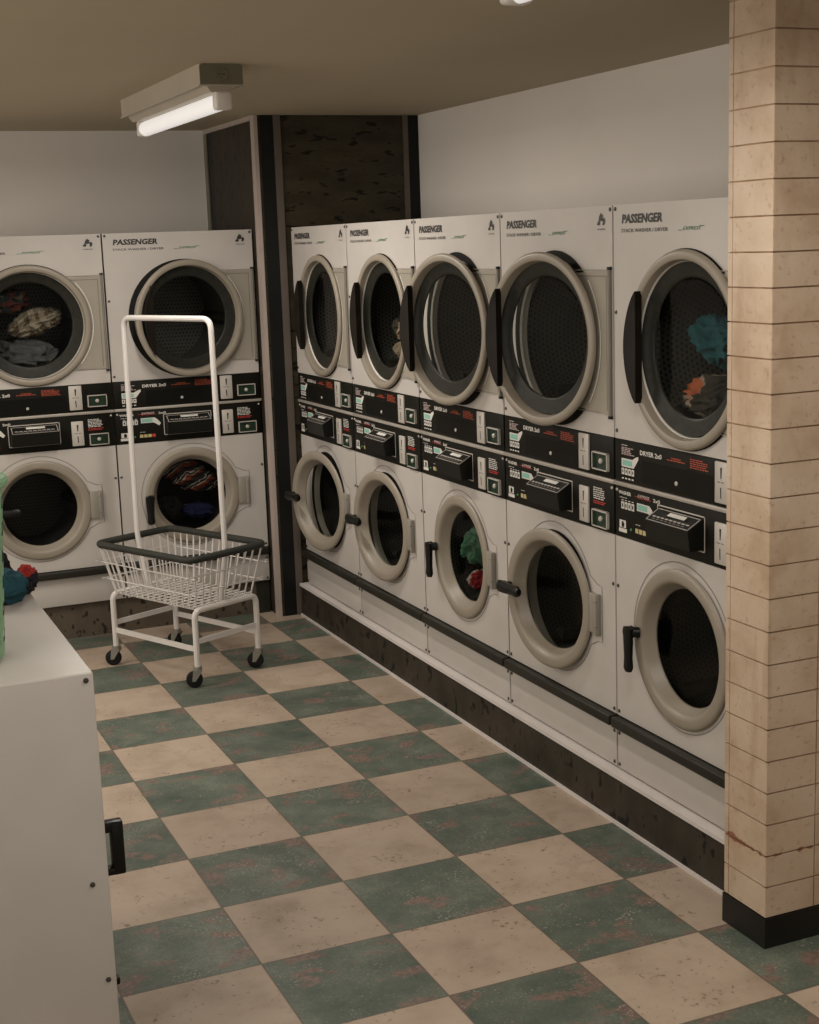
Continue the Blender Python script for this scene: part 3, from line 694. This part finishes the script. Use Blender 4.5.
garment('black_shirt', m_black, (.22, .22, .18), inm(0, 'L', .72, -.46, 1.56), 'black shirt under the striped shirt in the lower drum', 'clothes', 5, drum=dr(0, 'L', False), group=G)
garment('navy_shirt', m_blue, (.24, .20, .11), inm(0, 'L', 1.16, -.44, 1.47), 'navy blue shirt with a yellow print at the bottom of the lower drum', 'clothes', 6, (0, .1, 0), drum=dr(0, 'L', False), group=G)
garment('tan_towel', m_tan, (.13, .20, .12), inm(1, 'R', .66, -.40, 3.74), 'crumpled tan towel low in the second upper drum from the corner', 'towel', 7, (0, .3, 0), .34, 1.7, drum=dr(1, 'R', True), group=G)
garment('rust_sock', m_brown, (.11, .19, .13), inm(1, 'R', .70, -.38, 4.01), 'rust and cream garment on top of the tan towel', 'clothes', 8, (.4, 0, 0), .34, 1.7, drum=dr(1, 'R', True), group=G)
garment('teal_shirt', m_teal, (.24, .34, .19), inm(4, 'R', 1.02, -.34, 4.17), 'teal shirt in the upper drum next to the tiled pillar', 'clothes', 9, (.35, .2, 0), .42, 1.5, drum=dr(4, 'R', True), group=G)
garment('grey_trousers', m_grey, (.16, .17, .30), inm(4, 'R', .94, -.66, 4.56), 'dark grey trousers standing up above the teal shirt', 'clothes', 10, (.18, 0, 0), .28, 1.6, drum=dr(4, 'R', True), group=G)
garment('floral_blouse', m_floral, (.24, .36, .19), inm(4, 'R', .95, -.34, 3.74), 'black blouse with orange and cream print beneath the teal shirt', 'clothes', 11, (-.2, 0, 0), .4, 1.6, drum=dr(4, 'R', True), group=G)
garment('green_fleece', m_green, (.30, .15, .25), inm(2, 'R', .66, -.42, 1.79), 'green fleece top in the lower drum of the middle machine', 'clothes', 12, (.12, 0, 0), .42, 1.4, drum=dr(2, 'R', False), group=G)
garment('red_towel', m_redw, (.18, .13, .11), inm(2, 'R', .76, -.33, 1.44), 'red and white towel beneath the green fleece', 'towel', 13, (.1, 0, 0), .34, drum=dr(2, 'R', False), group=G)

# ------------------------------------------------------------------ white washer at the left with basket and clothes on it
IX, IY0, IY1, IZ = -4.199, -9.986, -7.60, 2.60
def island():
    t = bpy.data.objects.new('front_load_washer', None); C.objects.link(t); t.location = Vector((-5.2, (IY0+IY1)/2, 0))*S
    tag(t, 'low white washing machine seen from its side at the left picture edge', 'washing machine')
    ox, oy = 5.2, -(IY0+IY1)/2
    b = MB(); b.rbox(-6.2+ox, IX+ox, IY0+oy, IY1+oy, .06, IZ, 'island', .012, 3); link('body', b.mesh('body'), t)
    b = MB(); b.box(-6.1+ox, IX-.1+ox, IY0+.1+oy, IY1-.1+oy, 0, .06, 'gap'); link('foot_plinth', b.mesh('foot_plinth'), t)
    b = MB(); b.lathe([(.62, .0), (.64, .01), (.62, .06), (.56, .08), (.50, .05), (.47, .0)], 0, 0, 'ring', 64); b.disc(.48, .01, 0, 0, 'band', 48)
    dr = link('door', b.mesh('door'), t, (IX+ox, -8.62+oy, 1.30), (0, 0, PI/2))
    b = MB()                                              # black pull standing off the front
    yy = -9.50+oy
    b.rbox(IX+ox, IX+.195+ox, yy-.03, yy+.05, 1.405, 1.475, 'black', .012); b.rbox(IX+.115+ox, IX+.195+ox, yy-.035, yy+.05, 1.12, 1.47, 'black', .014); b.rbox(IX+ox, IX+.19+ox, yy-.03, yy+.05, 1.12, 1.17, 'black', .012)
    link('handle', b.mesh('handle'), t)
    b = MB(); b.rbox(IX+ox, IX+.11+ox, -9.5+oy, -9.44+oy, .36, .41, 'black', .01); link('latch', b.mesh('latch'), t)
    for z, dx in ((2.555, .045), (1.296, .10), (.67, .05)):
        link('screw', get('screw', f_screw), t, (IX-dx+ox, IY0+oy, z))
    return t
island()
def basket():
    R0, R1, H = .46, .53, 1.08; n, rws = 40, 13
    t = bpy.data.objects.new('laundry_basket', None); C.objects.link(t); t.location = Vector((-5.065, -9.30, IZ+.004))*S
    tag(t, 'green plastic laundry basket standing on the low white washing machine', 'basket')
    b = MB(); th = .02
    def p(i, j, o): a = 2*PI*i/n; r = R0+(R1-R0)*j/rws-o; return (r*math.cos(a), r*math.sin(a), .02+(H-.02)*j/rws)
    vs = []; fs = []
    for o in (0, th):
        for j in range(rws+1):
            for i in range(n): vs.append(p(i, j, o))
    K = n*(rws+1)
    for j in range(rws):
        for i in range(n):
            if 0 < j < rws-1 and j % 2 == 1 and i % 2 == 0: continue
            a, c, d, e = j*n+i, j*n+(i+1) % n, (j+1)*n+(i+1) % n, (j+1)*n+i
            fs += [[a, c, d, e], [K+e, K+d, K+c, K+a]]
    b.add(vs, fs, 'green_basket')
    b.add([(R0*math.cos(2*PI*i/n), R0*math.sin(2*PI*i/n), .02) for i in range(n)], [list(range(n))], 'green_basket')
    link('wall', b.mesh('wall'), t)
    b = MB(); b.tube([(R1*math.cos(2*PI*i/n), R1*math.sin(2*PI*i/n), H) for i in range(n)], .035, 'green_basket', 10, closed=True); link('rim', b.mesh('rim'), t)
    return t
basket()
garment('blue_shirt', m_tealb, (.18, .15, .135), (-4.415, -7.97, IZ+.115), 'petrol blue shirt crumpled on the low white washing machine beside the green basket', 'clothes', 21, (0, .1, 0), .22, 1.6, flat=.78)
garment('red_shirt', m_redb, (.085, .09, .115), (-4.225, -7.745, IZ+.10), 'red shirt with black folds behind the blue shirt on the low white washing machine', 'clothes', 24, (0, .15, 0), .25, 1.8, flat=.8)
garment('black_trousers', m_black, (.14, .10, .17), (-4.455, -7.71, IZ+.18), 'black trousers heaped behind the blue shirt on the low white washing machine', 'clothes', 26, (0, .25, 0), .25, 1.8)

# ------------------------------------------------------------------ wire laundry cart
def bez(a, c, b_, n=6): return [a*(1-t)**2+c*2*t*(1-t)+b_*t*t for t in [i/n for i in range(n+1)]]
def rounded(pts, r, closed=False, n=6):
    P = [Vector(p) for p in pts]; out = []; m = len(P)
    for i in range(m):
        if not closed and i in (0, m-1): out.append(P[i]); continue
        a, c, e = P[i-1], P[i], P[(i+1) % m]
        out += bez(c+(a-c).normalized()*r, c, c+(e-c).normalized()*r, n)
    return out
def cart():
    t = bpy.data.objects.new('laundry_cart', None); C.objects.link(t); t.location = Vector((-1.525, -1.44, 0))*S
    ang = math.atan2(-.907, .42); t.rotation_euler = (0, 0, ang)
    tag(t, 'white wire laundry cart on casters with a tall hanging bar and dark rim', 'laundry cart')
    # local x = long axis (towards the near wheel), y = short axis
    hx, hy, zr = .885, .58, 1.53; bx, by, zb = .745, .475, .93
    lx, ly, zl = .77, .475, .95
    b = MB(); rim = rounded([(-hx, -hy, zr), (hx, -hy, zr), (hx, hy, zr), (-hx, hy, zr)], .14, True); b.tube(rim, .043, 'cartrim', 12, closed=True); link('rim', b.mesh('rim'), t)
    b = MB(); w = .0105
    def lerp(f, z): k = (z-zb)/(zr-zb); return (bx+(hx-bx)*k, by+(hy-by)*k)
    for i in range(14):
        f = -1+2*(i+.5)/14; x0, x1 = f*bx, f*hx
        b.tube([(x1, -hy, zr), (x0, -by, zb), (x0, by, zb), (x1, hy, zr)], w, 'cartw', 6)
    for i in range(9):
        f = -1+2*(i+.5)/9; y0, y1 = f*by, f*hy
        b.tube([(-hx, y1, zr), (-bx, y0, zb-.02), (bx, y0, zb-.02), (hx, y1, zr)], w, 'cartw', 6)
    for z in (1.10, 1.31):
        X, Y = lerp(0, z)
        X += .012; Y += .012
        for sy in (-1, 1): b.tube([(-X-.07, sy*Y, z), (X+.07, sy*Y, z)], w*.75, 'cartw', 6)
        for sx in (-1, 1): b.tube([(sx*X, -Y-.07, z+.012), (sx*X, Y+.07, z+.012)], w*.75, 'cartw', 6)
    link('wire_basket', b.mesh('wire_basket'), t)
    for sx in (-1, 1):
        b = MB(); b.tube(rounded([(sx*lx, -ly, .20), (sx*lx, -ly, zl-.045), (sx*lx, ly, zl-.045), (sx*lx, ly, .20)], .10), .036, 'cartw', 10); link('leg_frame', b.mesh('leg_frame'), t)
        b = MB(); b.box(sx*lx-.012, sx*lx+.012, -ly, ly, .51, .57, 'cartw'); link('cross_brace', b.mesh('cross_brace'), t)
    for sy in (-1, 1):
        b = MB(); b.box(-lx, lx, sy*ly-.012, sy*ly+.012, .42, .48, 'cartw'); link('side_brace', b.mesh('side_brace'), t)
    # hanging bar: two posts on the short sides and one top rail
    px = hx-.065
    b = MB(); b.tube(rounded([(-px+.14, 0, zb-.05), (-px, 0, zr-.02), (-px+.02, 0, 4.22), (px-.02, 0, 4.22), (px, 0, zr-.02), (px-.14, 0, zb-.05)], .13), .034, 'cartw', 10); link('hanging_bar', b.mesh('hanging_bar'), t)
    for sx, sy, yaw in ((-1, -1, 2.6), (1, -1, 2.85), (1, 1, 2.5), (-1, 1, 2.2)):
        b = MB()
        b.tube([(0, 0, .205), (0, 0, .25)], .052, 'caster', 12)
        for s_ in (-1, 1):
            vs = [(-.05, s_*.041, .20), (.055, s_*.041, .20), (.07, s_*.041, .08), (.03, s_*.041, .08)]
            b.add([(x, y-.006, z) for x, y, z in vs]+[(x, y+.006, z) for x, y, z in vs], [(0, 1, 2, 3), (7, 6, 5, 4), (0, 4, 5, 1), (1, 5, 6, 2), (2, 6, 7, 3), (3, 7, 4, 0)], 'caster')
        b.box(-.05, .055, -.047, .047, .197, .212, 'caster')
        c = link('caster', b.mesh('caster'), t, (sx*lx, sy*ly, 0), (0, 0, yaw-ang))
        b = MB(); b.lathe([(.03, -.036), (.084, -.034), (.096, -.026), (.096, .026), (.084, .034), (.03, .036)], .045, .096, 'blackrub', 24, closed=True)
        b.tube([(.045, -.048, .096), (.045, .048, .096)], .018, 'caster', 8)
        link('wheel', b.mesh('wheel'), c)
    return t
cart()

# ------------------------------------------------------------------ ceiling lamps
def fixture(x0, y0, y1, label):
    t = bpy.data.objects.new('fluorescent_lamp', None); C.objects.link(t); t.location = Vector((x0+.2, (y0+y1)/2, ZC))*S
    tag(t, label, 'ceiling lamp', 'fluorescent ceiling lamps')
    h = (y1-y0)/2
    b = MB(); b.box(-.20, .20, -h, h, -.185, 0, 'fix'); b.prism([(-.205, -.188), (.205, -.188), (.205, -.02), (.17, 0), (-.17, 0), (-.205, -.02)], -h-.012, -h, 'fixend')
    b.box(-.215, -.20, -h, h, -.20, -.185, 'fix'); b.box(.20, .215, -h-.012, h, -.20, -.185, 'fix'); b.box(-.205, .205, -h-.014, -h+.01, -.20, -.186, 'fix')
    link('housing', b.mesh('housing'), t)
    b = MB(); b.prism([(-.14, -.185), (.14, -.185), (.09, -.245), (-.09, -.245)], -h+.05, h-.05, 'fix'); link('reflector', b.mesh('reflector'), t)
    b = MB(); b.lathe([(.062, .002), (.060, .010), (.052, .010), (.050, .004), (.001, .004)], 0, -.10, 'fixend', 28, y=-h-.012)
    b.lines(-.03, .035, -.108, -.09, 1, -h-.018, 'ink', 0); b.lines(-.022, .025, -.13, -.12, 1, -h-.018, 'ink', 0)
    link('knockout_cap', b.mesh('knockout_cap'), t)
    b = MB(); b.tube([(.03, -h+.13, -.325), (.03, h-.13, -.325)], .08, 'tube', 20); link('lamp_tube', b.mesh('lamp_tube'), t)
    for s_ in (-1, 1):
        b = MB(); y = s_*(h-.10); b.rbox(-.055, .115, y-.06, y+.06, -.405, -.235, 'cap', .03, 3); b.box(-.01, .07, y-.045, y+.045, -.24, -.185, 'fixend'); link('lampholder', b.mesh('lampholder'), t)
    return t
fixture(-1.885, -4.80, -1.48, 'lit fluorescent tube lamp on the ceiling in front of the corner column')
fixture(-1.97, -13.98, -10.66, 'fluorescent lamp whose end just shows at the top picture edge')

# ------------------------------------------------------------------ light
def area(name, loc, rot, sx, sy, power, col):
    l = bpy.data.lights.new(name, 'AREA'); l.shape = 'RECTANGLE'; l.size = sx*S; l.size_y = sy*S; l.energy = power; l.color = col
    o = bpy.data.objects.new(name, l); C.objects.link(o); o.location = Vector(loc)*S; o.rotation_euler = rot; return o
WARM = (1, .925, .84)
area('shop_window_daylight', (-5.0, -29, 3.6), (PI/2, 0, 0), 11, 5.5, 18, WARM)
area('side_fill_light', (-10.9, -7.0, 4.8), (PI/2, 0, -PI/2), 18, 3.3, 75, WARM)  # added soft fill from the left; the left wall has no window
for lx, ly, pw in ((-1.655, -3.14, 26), (-1.655, -12.06, 25), (-6.6, -3.14, 36), (-6.6, -12.06, 10), (-1.655, -21, 16), (-6.6, -21, 4)):  # right row follows the fixture line; left row is added fill without fixtures
    area('ceiling_lamp_and_fill_light', (lx, ly, 6.26), (0, 0, 0), .3, 3.0, pw, WARM)
w = bpy.data.worlds.new('world'); bpy.context.scene.world = w; w.use_nodes = True
bg = w.node_tree.nodes['Background']; bg.inputs[0].default_value = (1, .93, .85, 1); bg.inputs[1].default_value = .35

# ------------------------------------------------------------------ camera
yaw, pitch, roll, F = .403259703, -.184671986, -.0349584147, 1446.43076
cy, sy, cp, sp = math.cos(yaw), math.sin(yaw), math.cos(pitch), math.sin(pitch)
f = Vector((sy*cp, cy*cp, sp)); r = Vector((cy, -sy, 0)); u = r.cross(f); c, s = math.cos(roll), math.sin(roll)
r2 = r*c+u*s; u2 = u*c-r*s
cam = bpy.data.cameras.new('camera'); cam.sensor_fit = 'HORIZONTAL'; cam.sensor_width = 36; cam.lens = F/819*36; cam.clip_end = 200
co = bpy.data.objects.new('camera', cam); C.objects.link(co)
mw = Matrix((r2, u2, -f)).transposed().to_4x4(); mw.translation = Vector((-5.66395161, -18.2017378, 5.00193863))*S
co.matrix_world = mw
sc = bpy.context.scene; sc.camera = co
sc.view_settings.view_transform = 'Standard'; sc.view_settings.look = 'None'; sc.view_settings.gamma = 1; sc.view_settings.exposure = -.1; sc.view_settings.use_curve_mapping = False
